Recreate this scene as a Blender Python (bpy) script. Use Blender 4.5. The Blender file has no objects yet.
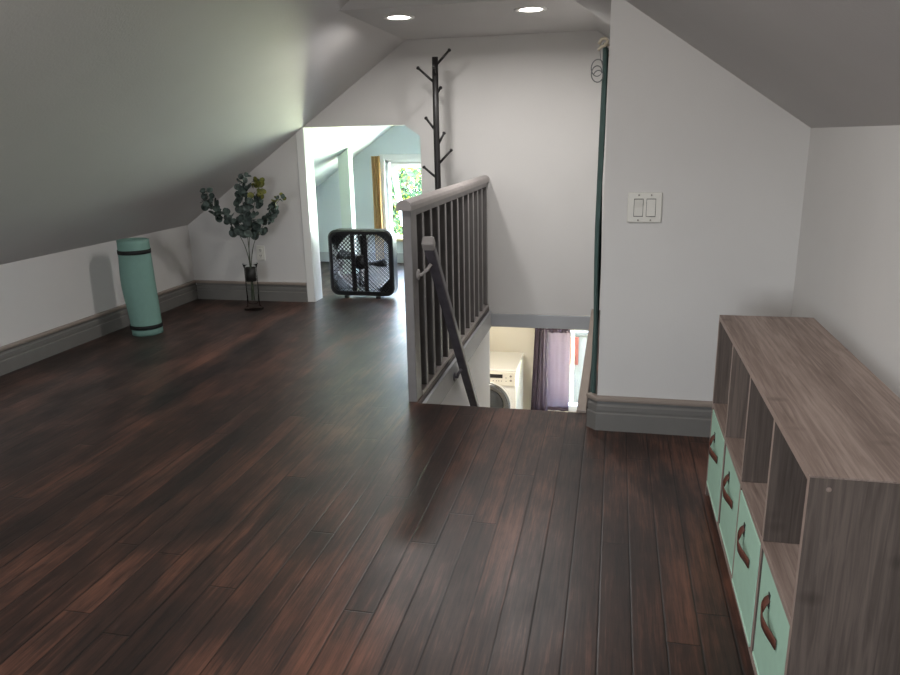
import bpy, bmesh, math, random
from mathutils import Vector, Matrix
random.seed(7)
S = bpy.context.scene
COL = S.collection
PI = math.pi

# ------------------------------------------------------------------ materials
def srgb(r, g, b):
    f = lambda c: (c/255/12.92) if c <= 10 else (((c/255)+.055)/1.055)**2.4
    return (f(r), f(g), f(b), 1)

def mat(name, col, rough=.6, metal=0.0, noise=.0, nscale=8, bump=0.0, bscale=120, spec=None, coat=0):
    m = bpy.data.materials.new(name); m.use_nodes = True
    nt = m.node_tree; b = nt.nodes['Principled BSDF']
    b.inputs['Base Color'].default_value = col
    b.inputs['Roughness'].default_value = rough
    b.inputs['Metallic'].default_value = metal
    if spec is not None: b.inputs['Specular IOR Level'].default_value = spec
    if coat: b.inputs['Coat Weight'].default_value = coat
    tc = nt.nodes.new('ShaderNodeTexCoord')
    if noise:
        n = nt.nodes.new('ShaderNodeTexNoise'); n.inputs['Scale'].default_value = nscale
        n.inputs['Detail'].default_value = 4
        nt.links.new(tc.outputs['Object'], n.inputs['Vector'])
        hs = nt.nodes.new('ShaderNodeMapRange')
        hs.inputs['From Min'].default_value = .25; hs.inputs['From Max'].default_value = .75
        hs.inputs['To Min'].default_value = 1-noise; hs.inputs['To Max'].default_value = 1+noise
        nt.links.new(n.outputs['Fac'], hs.inputs['Value'])
        mx = nt.nodes.new('ShaderNodeVectorMath'); mx.operation = 'SCALE'
        mx.inputs[0].default_value = col[:3]
        nt.links.new(hs.outputs['Result'], mx.inputs['Scale'])
        nt.links.new(mx.outputs['Vector'], b.inputs['Base Color'])
    if bump:
        n2 = nt.nodes.new('ShaderNodeTexNoise'); n2.inputs['Scale'].default_value = bscale
        n2.inputs['Detail'].default_value = 3
        nt.links.new(tc.outputs['Object'], n2.inputs['Vector'])
        bp = nt.nodes.new('ShaderNodeBump'); bp.inputs['Strength'].default_value = bump
        bp.inputs['Distance'].default_value = .004
        nt.links.new(n2.outputs['Fac'], bp.inputs['Height'])
        nt.links.new(bp.outputs['Normal'], b.inputs['Normal'])
    return m

def emis(name, col, strength):
    m = bpy.data.materials.new(name); m.use_nodes = True
    nt = m.node_tree; nt.nodes.clear()
    e = nt.nodes.new('ShaderNodeEmission'); e.inputs[0].default_value = col; e.inputs[1].default_value = strength
    o = nt.nodes.new('ShaderNodeOutputMaterial'); nt.links.new(e.outputs[0], o.inputs[0])
    return m

def floor_mat():
    m = bpy.data.materials.new('dark_plank_floor'); m.use_nodes = True
    nt = m.node_tree; N = nt.nodes.new; L = nt.links.new; b = nt.nodes['Principled BSDF']
    tc = N('ShaderNodeTexCoord'); sp = N('ShaderNodeSeparateXYZ'); L(tc.outputs['Object'], sp.inputs[0])
    def math_(op, a, bb=None, c=None):
        n = N('ShaderNodeMath'); n.operation = op
        for i, v in enumerate((a, bb, c)):
            if v is None: continue
            if isinstance(v, (int, float)): n.inputs[i].default_value = v
            else: L(v, n.inputs[i])
        return n.outputs[0]
    W, LEN = .083, 1.45
    u = math_('DIVIDE', sp.outputs['X'], W); row = math_('FLOOR', u)
    wn = N('ShaderNodeTexWhiteNoise'); wn.noise_dimensions = '1D'; L(row, wn.inputs['W'])
    v = math_('ADD', math_('DIVIDE', sp.outputs['Y'], LEN), wn.outputs['Value']); idx = math_('FLOOR', v)
    cv = N('ShaderNodeCombineXYZ'); L(row, cv.inputs[0]); L(idx, cv.inputs[1])
    w2 = N('ShaderNodeTexWhiteNoise'); w2.noise_dimensions = '2D'; L(cv.outputs[0], w2.inputs['Vector'])
    rnd = w2.outputs['Value']
    # grain: noise stretched along the boards, shifted per board
    off = math_('MULTIPLY', rnd, 37.0)
    gx = math_('MULTIPLY', sp.outputs['X'], 55.0); gy = math_('MULTIPLY', sp.outputs['Y'], 2.2)
    gc = N('ShaderNodeCombineXYZ'); L(math_('ADD', gx, off), gc.inputs[0]); L(math_('ADD', gy, off), gc.inputs[1])
    gn = N('ShaderNodeTexNoise'); gn.inputs['Scale'].default_value = 1; gn.inputs['Detail'].default_value = 5; gn.inputs['Roughness'].default_value = .72
    L(gc.outputs[0], gn.inputs['Vector'])
    # large worn / reddish zones, stretched along boards
    mp = N('ShaderNodeMapping'); mp.inputs['Scale'].default_value = (2.4, .8, 1); L(tc.outputs['Object'], mp.inputs[0])
    zn = N('ShaderNodeTexNoise'); zn.inputs['Scale'].default_value = 1.5; zn.inputs['Detail'].default_value = 5
    L(mp.outputs[0], zn.inputs['Vector'])
    # blotches that cross the boards, and fine open grain
    bn = N('ShaderNodeTexNoise'); bn.inputs['Scale'].default_value = 4.2; bn.inputs['Detail'].default_value = 6; bn.inputs['Roughness'].default_value = .62
    mpb = N('ShaderNodeMapping'); mpb.inputs['Scale'].default_value = (1.5, .75, 1); mpb.inputs['Location'].default_value = (3.1, 1.7, 0); L(tc.outputs['Object'], mpb.inputs[0]); L(mpb.outputs[0], bn.inputs['Vector'])
    fc = N('ShaderNodeCombineXYZ'); L(math_('ADD', math_('MULTIPLY', sp.outputs['X'], 210.0), off), fc.inputs[0]); L(math_('MULTIPLY', sp.outputs['Y'], 9.0), fc.inputs[1])
    fn_ = N('ShaderNodeTexNoise'); fn_.inputs['Scale'].default_value = 1; fn_.inputs['Detail'].default_value = 3; L(fc.outputs[0], fn_.inputs['Vector'])
    r1 = N('ShaderNodeValToRGB'); e = r1.color_ramp.elements
    e[0].position = .22; e[0].color = srgb(29, 21, 19); e[1].position = .85; e[1].color = srgb(106, 70, 56)
    el = e.new(.5); el.color = srgb(54, 37, 31)
    k0 = math_('ADD', math_('MULTIPLY', math_('SUBTRACT', bn.outputs['Fac'], .5), .8), math_('MULTIPLY', math_('SUBTRACT', fn_.outputs['Fac'], .5), .38))
    k = math_('ADD', math_('ADD', k0, math_('MULTIPLY', rnd, .16)), math_('ADD', math_('MULTIPLY', gn.outputs['Fac'], .82), math_('MULTIPLY', math_('SUBTRACT', zn.outputs['Fac'], .5), .95)))
    L(k, r1.inputs[0])
    # worn grey streaks
    r2 = N('ShaderNodeValToRGB'); r2.color_ramp.elements[0].position = .62; r2.color_ramp.elements[1].position = .8
    L(gn.outputs['Fac'], r2.inputs[0])
    mx = N('ShaderNodeMixRGB'); mx.inputs[2].default_value = srgb(106, 84, 76)
    L(math_('MULTIPLY', r2.outputs[0], .32), mx.inputs[0]); L(r1.outputs[0], mx.inputs[1])
    # seams
    fu = math_('FRACT', u); du = math_('MINIMUM', fu, math_('SUBTRACT', 1.0, fu))
    fv = math_('FRACT', v); dv = math_('MINIMUM', fv, math_('SUBTRACT', 1.0, fv))
    su = N('ShaderNodeMapRange'); su.inputs['From Max'].default_value = .045; L(du, su.inputs[0])
    sv = N('ShaderNodeMapRange'); sv.inputs['From Max'].default_value = .0025; L(dv, sv.inputs[0])
    seam = math_('MINIMUM', su.outputs[0], sv.outputs[0])
    # only part of the seams are open and dark
    dk = math_('ADD', .12, math_('MULTIPLY', seam, .88))
    sc = N('ShaderNodeVectorMath'); sc.operation = 'SCALE'; L(mx.outputs[0], sc.inputs[0]); L(dk, sc.inputs['Scale'])
    L(sc.outputs[0], b.inputs['Base Color'])
    rg = N('ShaderNodeMapRange'); rg.inputs['From Min'].default_value = .3; rg.inputs['From Max'].default_value = .75; rg.inputs['To Min'].default_value = .47; rg.inputs['To Max'].default_value = .25
    rn = N('ShaderNodeTexNoise'); rn.inputs['Scale'].default_value = 3.0; rn.inputs['Detail'].default_value = 5
    L(mp.outputs[0], rn.inputs['Vector']); L(math_('ADD', math_('MULTIPLY', rn.outputs['Fac'], .4), math_('MULTIPLY', math_('ADD', bn.outputs['Fac'], fn_.outputs['Fac']), .3)), rg.inputs[0])
    L(rg.outputs[0], b.inputs['Roughness'])
    b.inputs['Specular IOR Level'].default_value = .42
    h = math_('ADD', math_('MULTIPLY', seam, .6), math_('ADD', math_('MULTIPLY', math_('ADD', gn.outputs['Fac'], math_('MULTIPLY', fn_.outputs['Fac'], .7)), .3), math_('MULTIPLY', rnd, .3)))
    bp = N('ShaderNodeBump'); bp.inputs['Strength'].default_value = .28; bp.inputs['Distance'].default_value = .003
    L(h, bp.inputs['Height']); L(bp.outputs[0], b.inputs['Normal'])
    return m

def wood_mat(name, c0, c1, c2, axis, rough=.55):
    """grey driftwood laminate; grain runs along axis"""
    m = bpy.data.materials.new(name); m.use_nodes = True
    nt = m.node_tree; N = nt.nodes.new; L = nt.links.new; b = nt.nodes['Principled BSDF']
    tc = N('ShaderNodeTexCoord')
    mp = N('ShaderNodeMapping')
    s = [120.0, 120.0, 120.0]; s[axis] = 5
    mp.inputs['Scale'].default_value = s; L(tc.outputs['Object'], mp.inputs[0])
    n = N('ShaderNodeTexNoise'); n.inputs['Scale'].default_value = 1; n.inputs['Detail'].default_value = 6; n.inputs['Roughness'].default_value = .6
    n.inputs['Distortion'].default_value = .6
    L(mp.outputs[0], n.inputs['Vector'])
    mp2 = N('ShaderNodeMapping'); s2 = [9.0, 9.0, 9.0]; s2[axis] = .35
    mp2.inputs['Scale'].default_value = s2; L(tc.outputs['Object'], mp2.inputs[0])
    n2 = N('ShaderNodeTexNoise'); n2.inputs['Scale'].default_value = 1; n2.inputs['Detail'].default_value = 2
    L(mp2.outputs[0], n2.inputs['Vector'])
    # knots
    mp3 = N('ShaderNodeMapping'); s3 = [9.0, 9.0, 9.0]; s3[axis] = 14.0
    mp3.inputs['Scale'].default_value = s3; L(tc.outputs['Object'], mp3.inputs[0])
    vo = N('ShaderNodeTexVoronoi'); vo.inputs['Scale'].default_value = .75; L(mp3.outputs[0], vo.inputs['Vector'])
    kr = N('ShaderNodeValToRGB'); kr.color_ramp.elements[0].position = .03; kr.color_ramp.elements[1].position = .2; kr.color_ramp.elements[0].color = (.25, .22, .2, 1)
    L(vo.outputs['Distance'], kr.inputs[0])
    ad = N('ShaderNodeMath'); ad.operation = 'MULTIPLY_ADD'; ad.inputs[1].default_value = .6
    L(n.outputs['Fac'], ad.inputs[0])
    m2 = N('ShaderNodeMath'); m2.operation = 'MULTIPLY'; m2.inputs[1].default_value = .5; L(n2.outputs['Fac'], m2.inputs[0]); L(m2.outputs[0], ad.inputs[2])
    r = N('ShaderNodeValToRGB'); e = r.color_ramp.elements
    e[0].position = .40; e[0].color = c0; e[1].position = .68; e[1].color = c2; q = e.new(.54); q.color = c1
    L(ad.outputs[0], r.inputs[0])
    mx = N('ShaderNodeMixRGB'); mx.blend_type = 'MULTIPLY'; mx.inputs[0].default_value = .55
    L(r.outputs[0], mx.inputs[1]); L(kr.outputs[0], mx.inputs[2])
    L(mx.outputs[0], b.inputs['Base Color']); b.inputs['Roughness'].default_value = rough
    bp = N('ShaderNodeBump'); bp.inputs['Strength'].default_value = .12; bp.inputs['Distance'].default_value = .002
    L(n.outputs['Fac'], bp.inputs['Height']); L(bp.outputs[0], b.inputs['Normal'])
    return m

def sheer_mat(name, col, transp, transl=.5):
    m = bpy.data.materials.new(name); m.use_nodes = True
    nt = m.node_tree; N = nt.nodes.new; L = nt.links.new; nt.nodes.clear()
    d = N('ShaderNodeBsdfDiffuse'); d.inputs[0].default_value = col
    t = N('ShaderNodeBsdfTranslucent'); t.inputs[0].default_value = col
    a = N('ShaderNodeMixShader'); a.inputs[0].default_value = transl; L(d.outputs[0], a.inputs[1]); L(t.outputs[0], a.inputs[2])
    tr = N('ShaderNodeBsdfTransparent'); c = N('ShaderNodeMixShader'); c.inputs[0].default_value = transp
    L(a.outputs[0], c.inputs[1]); L(tr.outputs[0], c.inputs[2])
    o = N('ShaderNodeOutputMaterial'); L(c.outputs[0], o.inputs[0])
    return m

def leaf_mat(name, c0, c1, scale=9, transl=.35):
    m = bpy.data.materials.new(name); m.use_nodes = True
    nt = m.node_tree; N = nt.nodes.new; L = nt.links.new; nt.nodes.clear()
    tc = N('ShaderNodeTexCoord'); n = N('ShaderNodeTexNoise'); n.inputs['Scale'].default_value = scale; n.inputs['Detail'].default_value = 2
    L(tc.outputs['Object'], n.inputs['Vector'])
    r = N('ShaderNodeValToRGB'); r.color_ramp.elements[0].position = .38; r.color_ramp.elements[1].position = .62
    r.color_ramp.elements[0].color = c0; r.color_ramp.elements[1].color = c1; L(n.outputs['Fac'], r.inputs[0])
    d = N('ShaderNodeBsdfPrincipled'); L(r.outputs[0], d.inputs['Base Color']); d.inputs['Roughness'].default_value = .6
    t = N('ShaderNodeBsdfTranslucent'); L(r.outputs[0], t.inputs[0])
    a = N('ShaderNodeMixShader'); a.inputs[0].default_value = transl; L(d.outputs[0], a.inputs[1]); L(t.outputs[0], a.inputs[2])
    o = N('ShaderNodeOutputMaterial'); L(a.outputs[0], o.inputs[0])
    return m

def glass_mat(name, col=(1, 1, 1, 1), rough=0.0, thin=True, spec=.12):
    """clear glass that lets light through: mostly transparent with a glossy coat"""
    m = bpy.data.materials.new(name); m.use_nodes = True
    nt = m.node_tree; N = nt.nodes.new; L = nt.links.new; nt.nodes.clear()
    t = N('ShaderNodeBsdfTransparent'); t.inputs[0].default_value = col
    g = N('ShaderNodeBsdfGlossy'); g.inputs['Roughness'].default_value = .03 + rough
    f = N('ShaderNodeLayerWeight'); f.inputs[0].default_value = spec
    a = N('ShaderNodeMixShader'); L(f.outputs['Fresnel'], a.inputs[0]); L(t.outputs[0], a.inputs[1]); L(g.outputs[0], a.inputs[2])
    o = N('ShaderNodeOutputMaterial'); L(a.outputs[0], o.inputs[0])
    return m

M = {}
M['wall'] = mat('wall_paint', srgb(205, 203, 200), .75, noise=.02, nscale=3, bump=.10, bscale=160)
M['ceil'] = mat('ceiling_paint', srgb(196, 194, 192), .85, noise=.02, nscale=4, bump=.2, bscale=90)
M['stair_white'] = mat('stair_wall_paint', srgb(236, 237, 238), .7, bump=.05)
M['cream'] = mat('laundry_wall_paint', srgb(226, 219, 205), .7, bump=.05)
M['trim'] = mat('grey_trim_paint', srgb(112, 110, 106), .45, noise=.04, nscale=12)
M['trim_cap'] = mat('taupe_trim_paint', srgb(146, 134, 124), .5, noise=.05, nscale=12)
M['fascia'] = mat('pale_grey_fascia', srgb(168, 170, 173), .5, noise=.03)
M['white_trim'] = mat('white_trim_paint', srgb(226, 226, 222), .4)
M['rail'] = mat('grey_rail_paint', srgb(122, 119, 118), .42, noise=.08, nscale=18)
M['rail_top'] = mat('worn_grey_rail_paint', srgb(150, 143, 140), .42, noise=.1, nscale=14)
M['hand'] = mat('dark_handrail', srgb(88, 84, 90), .35, noise=.35, nscale=16)
M['hand_end'] = mat('worn_handrail_end', srgb(150, 145, 142), .5, noise=.1)
M['floor'] = floor_mat()
M['black'] = mat('black_plastic', srgb(20, 20, 22), .35)
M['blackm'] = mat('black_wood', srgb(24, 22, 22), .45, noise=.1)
M['mint'] = mat('mint_canvas', srgb(168, 204, 182), .85, noise=.04, nscale=30, bump=.25, bscale=500)
M['mint_rim'] = mat('pale_mint_edge', srgb(192, 224, 204), .85)
M['foam'] = mat('teal_foam', srgb(116, 151, 141), .8, noise=.03, nscale=40, bump=.3, bscale=260)
M['strap'] = mat('black_elastic', srgb(18, 20, 20), .8)
M['leather'] = mat('brown_leather', srgb(92, 52, 40), .5, noise=.2, nscale=30)
M['plate'] = mat('white_switch_plastic', srgb(214, 212, 204), .35)
M['slot'] = mat('dark_slot', srgb(40, 38, 36), .6)
WC = (srgb(104, 88, 79), srgb(130, 113, 104), srgb(156, 139, 129))
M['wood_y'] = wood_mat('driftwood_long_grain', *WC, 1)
M['wood_z'] = wood_mat('driftwood_upright_grain_shaded', srgb(72, 62, 56), srgb(90, 79, 72), srgb(110, 97, 89), 2)  # same laminate made darker: shade on the upright panels put into the colour
M['edge'] = mat('driftwood_edge', srgb(150, 132, 122), .5, noise=.1, nscale=40)
M['green'] = mat('dark_green_cloth', srgb(74, 96, 92), .85, noise=.15, nscale=14)
M['wire'] = mat('steel_wire', srgb(120, 122, 122), .35, .8)
M['beige'] = mat('beige_plastic', srgb(196, 186, 164), .5)
M['stem'] = mat('green_stem', srgb(62, 70, 52), .6)
M['euca'] = leaf_mat('eucalyptus_leaf', srgb(46, 58, 54), srgb(86, 100, 94), 30, .12)
M['olive'] = leaf_mat('olive_leaf', srgb(84, 88, 38), srgb(120, 120, 52), 30, .2)
M['vase'] = glass_mat('vase_glass', (.985, .995, .99, 1), .02, spec=.09)
M['pane'] = glass_mat('window_glass', (.97, .99, .98, 1), 0, spec=.05)
M['washer'] = mat('white_enamel', srgb(232, 230, 226), .25)
M['washer_panel'] = mat('washer_panel_plastic', srgb(224, 219, 207), .35)
M['display'] = mat('dark_display', srgb(30, 27, 28), .15)
M['chrome'] = mat('dark_chrome', srgb(120, 122, 124), .2, .9)
M['doorglass'] = mat('dark_door_glass', srgb(60, 62, 64), .1)
M['button'] = mat('grey_button', srgb(140, 134, 128), .4)
M['purple'] = sheer_mat('purple_sheer', srgb(112, 99, 112), .10, .34)
M['orange'] = sheer_mat('orange_cloth', srgb(196, 164, 116), .03, .4)
M['leaf'] = leaf_mat('tree_leaf', srgb(34, 64, 48), srgb(84, 112, 84), 2.2, .5)
M['leafy'] = leaf_mat('yellow_leaf', srgb(108, 128, 52), srgb(140, 148, 72), 2.5, .5)
M['bark'] = mat('bark', srgb(96, 82, 70), .9, noise=.2)
M['patio'] = mat('pale_concrete', srgb(98, 97, 96), .9, noise=.05)
M['siding'] = mat('grey_siding', srgb(122, 121, 120), .8, noise=.05)
M['brick'] = mat('red_brick', srgb(112, 56, 46), .85, noise=.2, nscale=14)
M['roof'] = mat('roof_shingle', srgb(90, 88, 88), .9, noise=.2)
M['lens'] = emis('lamp_lens', (1, .93, .86, 1), 14)
M['col'] = mat('pale_green_post', srgb(198, 210, 198), .6, noise=.03)
M['far_wall'] = mat('far_room_paint', srgb(206, 214, 214), .75, bump=.06)

# ------------------------------------------------------------------ mesh builder
class MB:
    def __init__(s): s.bm = bmesh.new(); s.mi = 0
    def _mark(s, faces, smooth=False):
        for f in faces: f.material_index = s.mi; f.smooth = smooth
    def box(s, lo, hi, bev=0.0, seg=2, mtx=None):
        t = bmesh.new(); bmesh.ops.create_cube(t, size=1)
        lo, hi = Vector(lo), Vector(hi); d = hi-lo; c = (lo+hi)/2
        for v in t.verts: v.co = Vector((v.co.x*d.x, v.co.y*d.y, v.co.z*d.z)) + c
        if bev: bmesh.ops.bevel(t, geom=t.edges[:], offset=bev, segments=seg, profile=.5, affect='EDGES')
        return s._merge(t, False, mtx)
    def _merge(s, t, smooth, mtx=None):
        if mtx is not None: t.transform(mtx)
        bmesh.ops.recalc_face_normals(t, faces=t.faces[:])
        vm = {}
        for v in t.verts: vm[v] = s.bm.verts.new(v.co)
        for f in t.faces:
            try:
                g = s.bm.faces.new([vm[v] for v in f.verts]); g.material_index = s.mi; g.smooth = smooth
            except ValueError: pass
        t.free(); return s
    def bar(s, p0, p1, w, h, up=(0, 0, 1), bev=0.0):
        """box from p0 to p1, w across, h along up"""
        p0, p1 = Vector(p0), Vector(p1); d = p1-p0; L = d.length; z = d.normalized()
        x = Vector(up).cross(z).normalized(); y = z.cross(x)
        m = Matrix((x, y, z)).transposed().to_4x4(); m.translation = p0
        return s.box((-w/2, -h/2, 0), (w/2, h/2, L), bev, mtx=m)
    def tube(s, pts, r, seg=10, cap=True, closed=False):
        pts = [Vector(p) for p in pts]; n = len(pts)
        rr = r if isinstance(r, (list, tuple)) else [r]*n
        t = bmesh.new(); rings = []
        up = None
        for i, p in enumerate(pts):
            if closed: d = pts[(i+1) % n]-pts[i-1]
            else: d = pts[min(i+1, n-1)]-pts[max(i-1, 0)]
            d.normalize()
            if up is None: up = Vector((0, 0, 1)) if abs(d.z) < .9 else Vector((1, 0, 0))
            x = up.cross(d).normalized(); y = d.cross(x).normalized(); up = y
            rings.append([t.verts.new(p + (x*math.cos(a)+y*math.sin(a))*rr[i]) for a in [2*PI*k/seg for k in range(seg)]])
        for i in range(n if closed else n-1):
            A, B = rings[i], rings[(i+1) % n]
            for k in range(seg): t.faces.new((A[k], A[(k+1) % seg], B[(k+1) % seg], B[k]))
        if cap and not closed:
            t.faces.new(rings[0][::-1]); t.faces.new(rings[-1])
        return s._merge(t, True)
    def lathe(s, prof, c=(0, 0, 0), seg=32, mtx=None, smooth=True):
        """profile of (radius, height) around z through c"""
        t = bmesh.new(); c = Vector(c); rings = []
        for r, h in prof:
            if r < 1e-6: rings.append([t.verts.new(c+Vector((0, 0, h)))])
            else: rings.append([t.verts.new(c+Vector((r*math.cos(2*PI*k/seg), r*math.sin(2*PI*k/seg), h))) for k in range(seg)])
        for A, B in zip(rings, rings[1:]):
            for k in range(seg):
                k2 = (k+1) % seg
                if len(A) == 1 and len(B) == 1: continue
                if len(A) == 1: t.faces.new((A[0], B[k2], B[k]))
                elif len(B) == 1: t.faces.new((A[k], A[k2], B[0]))
                else: t.faces.new((A[k], A[k2], B[k2], B[k]))
        return s._merge(t, smooth, mtx)
    def prism(s, poly, axis, lo, hi):
        """extrude a 2-D polygon along axis; poly coords are the two other axes in order"""
        t = bmesh.new()
        def P(a, b, c): return {0: (c, a, b), 1: (a, c, b), 2: (a, b, c)}[axis]
        A = [t.verts.new(P(a, b, lo)) for a, b in poly]; B = [t.verts.new(P(a, b, hi)) for a, b in poly]
        t.faces.new(A); t.faces.new(B[::-1])
        n = len(poly)
        for i in range(n): t.faces.new((A[i], B[i], B[(i+1) % n], A[(i+1) % n]))
        return s._merge(t, False)
    def quad(s, *ps, smooth=False):
        f = s.bm.faces.new([s.bm.verts.new(p) for p in ps]); f.material_index = s.mi; f.smooth = smooth
        return s
    def grid(s, fn, nu, nv, smooth=True):
        V = [[s.bm.verts.new(fn(i/nu, j/nv)) for j in range(nv+1)] for i in range(nu+1)]
        for i in range(nu):
            for j in range(nv):
                f = s.bm.faces.new((V[i][j], V[i+1][j], V[i+1][j+1], V[i][j+1])); f.material_index = s.mi; f.smooth = smooth
        return s
    def build(s, name, mats, parent=None, solid=0):
        me = bpy.data.meshes.new(name)
        if parent is not None:
            off = Vector(parent.location); q = parent.parent
            while q is not None: off += Vector(q.location); q = q.parent
            for v in s.bm.verts: v.co -= off
        s.bm.to_mesh(me); s.bm.free()
        for m in (mats if isinstance(mats, (list, tuple)) else [mats]): me.materials.append(m)
        o = bpy.data.objects.new(name, me); COL.objects.link(o)
        if parent is not None: o.parent = parent
        if solid:
            md = o.modifiers.new('thickness', 'SOLIDIFY'); md.thickness = solid; md.offset = 0
        return o

def tag(o, label, cat, group=None, kind=None):
    o['label'] = label; o['category'] = cat
    if group: o['group'] = group
    if kind: o['kind'] = kind
    return o
def thing(name, loc, label, cat, group=None):
    o = bpy.data.objects.new(name, None); o.location = loc; COL.objects.link(o); o.empty_display_size = .1
    return tag(o, label, cat, group)
def struct(name, mb, m, label=None, cat=None, parent=None):
    o = mb.build(name, m, parent)
    if parent is None:
        o['kind'] = 'structure'
        if label: o['label'] = label; o['category'] = cat
    return o
def sroot(name, loc, label, cat):
    o = bpy.data.objects.new(name, None); o.location = loc; COL.objects.link(o)
    o['kind'] = 'structure'; o['label'] = label; o['category'] = cat
    return o

# ------------------------------------------------------------------ room numbers (metres; camera above x=y=0)
XL, XR = -3.267, .685          # knee walls
YF, YS, YB = 5.203, 2.977, -1.8  # far wall, switch wall, wall behind the camera
YW = 7.06                      # far room's window wall
zl = lambda x: .588 + .70*(x-XL)            # left slope
zr = lambda x: 1.2175 - .687*(x-XR)         # right slope
XRIDGE = (1.2175+.687*XR-.588+.70*XL)/(.70+.687)
ZRIDGE = zl(XRIDGE)
ZS = 1.862                     # soffit
XS = XL + (ZS-.588)/.70        # where left slope meets the soffit
WL, WR, WY = -.875, -.12, 3.14   # stair opening

# ---- floor
f = MB()
f.box((XL-.1, YB-.1, -.14), (XR+.1, WY, 0)); f.box((XL-.1, WY, -.14), (WL, YW+.1, 0)); f.box((WR, WY, -.14), (.06, YF, 0))
struct('floor', f, M['floor'], 'worn dark brown narrow plank floor', 'floor')

# ---- walls
w = MB(); w.box((XL-.1, YB-.1, 0), (XL, YW+.1, .66)); struct('wall_left', w, M['wall'], 'low white knee wall under the left slope', 'wall')
w = MB(); w.box((XR, YB-.1, 0), (XR+.1, YS+.12, 1.30)); struct('wall_right', w, M['wall'], 'white wall behind the cube shelf', 'wall')
w = MB(); w.prism([(-.04, 0), (XR+.1, 0), (XR+.1, 1.22), (-.04, 1.78)], 1, YS, YS+.12)
w.box((-.04, YS+.11, -.14), (.06, YF, 1.90))
struct('wall_stair', w, M['wall'], 'white wall panel with the double light switch, right of the stairwell', 'wall')
w = MB(); w.prism([(XL, 0), (-2.252, 0), (-2.252, 1.303), (-1.475, 1.303), (-1.362, 1.225), (-1.362, 0), (WL, 0), (WL, -.045), (.05, -.045), (.05, 1.93), (-1.36, 1.93), (XL, .62)], 1, YF, YF+.14)
struct('wall_front', w, M['wall'], 'white far wall with the low doorway', 'wall')
# wall behind the camera with a window
WX0, WX1, WZ0, WZ1 = -1.75, -.35, .55, 1.55
w = MB(); w.box((XL, YB-.1, 0), (WX0, YB, 2.4)); w.box((WX1, YB-.1, 0), (XR, YB, 2.4)); w.box((WX0, YB-.1, 0), (WX1, YB, WZ0)); w.box((WX0, YB-.1, WZ1), (WX1, YB, 2.4))
struct('wall_back', w, M['wall'], 'white wall behind the viewer with a window', 'wall')
wb = sroot('window_3', ((WX0+WX1)/2, YB-.05, WZ0), 'white framed window in the wall behind the viewer', 'window')
m_ = MB()
for a, b_ in (((WX0, WZ0), (WX0+.05, WZ1)), ((WX1-.05, WZ0), (WX1, WZ1)), ((WX0+.05, WZ0), (WX1-.05, WZ0+.05)), ((WX0+.05, WZ1-.05), (WX1-.05, WZ1)), (((WX0+WX1)/2-.02, WZ0+.05), ((WX0+WX1)/2+.02, WZ1-.05))):
    m_.box((a[0], YB-.08, a[1]), (b_[0], YB-.03, b_[1]), .004)
m_.build('window_frame', M['white_trim'], wb)

# ---- ceilings
T = .12
c = MB()
c.prism([(XL-.1, zl(XL-.1)), (XRIDGE, ZRIDGE), (XRIDGE, ZRIDGE+T*1.3), (XL-.1, zl(XL-.1)+T*1.3)], 1, YB-.1, YF+.14)
c.prism([(XR+.1, zr(XR+.1)), (XRIDGE, ZRIDGE), (XRIDGE, ZRIDGE+T*1.3), (XR+.1, zr(XR+.1)+T*1.3)], 1, YB-.1, 3.94)
struct('ceiling', c, M['ceil'], 'sloped white attic ceiling', 'ceiling')
c = MB(); c.prism([(XS, ZS), (-.155, ZS), (.07, 1.72), (.07, 2.05), (-.4, 2.4), (XS-.0, ZS+.02)], 1, 3.934, YF+.14)
c.prism([(XS-.03, ZS), (XRIDGE, ZRIDGE+.02), (-.16, ZS+.0)], 1, 3.92, 3.934)
struct('ceiling', c, M['ceil'], 'flat dropped ceiling over the stairwell with two round lamps', 'ceiling')

# ---- far room
w = MB()
G0, G1, GZ0, GZ1 = -2.215, -.95, .245, 1.015     # window hole
w.box((XL, YW, 0), (G0, YW+.1, 2.45)); w.box((G1, YW, 0), (-.4, YW+.1, 2.5)); w.box((G0, YW, 0), (G1, YW+.1, GZ0)); w.box((G0, YW, GZ1), (G1, YW+.1, 2.45))
struct('wall_far_room', w, M['far_wall'], 'pale wall of the room beyond the doorway', 'wall')
w = MB(); w.box((-.72, YF+.14, 0), (-.6, YW, 2.5)); struct('wall_far_room_side', w, M['far_wall'], 'side wall of the room beyond the doorway', 'wall')
c = MB(); zf = lambda x: 2.786+.69*x
def loft(mb, p0, y0, p1, y1):
    A_ = [mb.bm.verts.new((x_, y0, z_)) for x_, z_ in p0]; B_ = [mb.bm.verts.new((x_, y1, z_)) for x_, z_ in p1]; n_ = len(A_)
    mb.bm.faces.new(A_); mb.bm.faces.new(B_[::-1])
    for k_ in range(n_): mb.bm.faces.new((A_[k_], B_[k_], B_[(k_+1) % n_], A_[(k_+1) % n_]))
    bmesh.ops.recalc_face_normals(mb.bm, faces=mb.bm.faces[:])
sec = lambda f_, d_, th_: [(XL-.1, f_(XL-.1)+d_), (-.6, f_(-.6)+d_), (-.6, f_(-.6)+d_+th_), (XL-.1, f_(XL-.1)+d_+th_)]
loft(c, sec(zl, .01, .2), YF+.14, sec(zf, -.028, .2), 6.52)
loft(c, sec(zf, 0, .2), 6.52, sec(zf, 0, .2), YW+.1)
struct('ceiling_far_room', c, M['far_wall'], 'sloped pale ceiling of the room beyond the doorway', 'ceiling')
b = MB(); b.box((XL, YW-.018, 0), (-.72, YW, .10), .004); struct('baseboard_far_room', b, M['fascia'], 'pale baseboard in the room beyond the doorway', 'baseboard')

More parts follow.
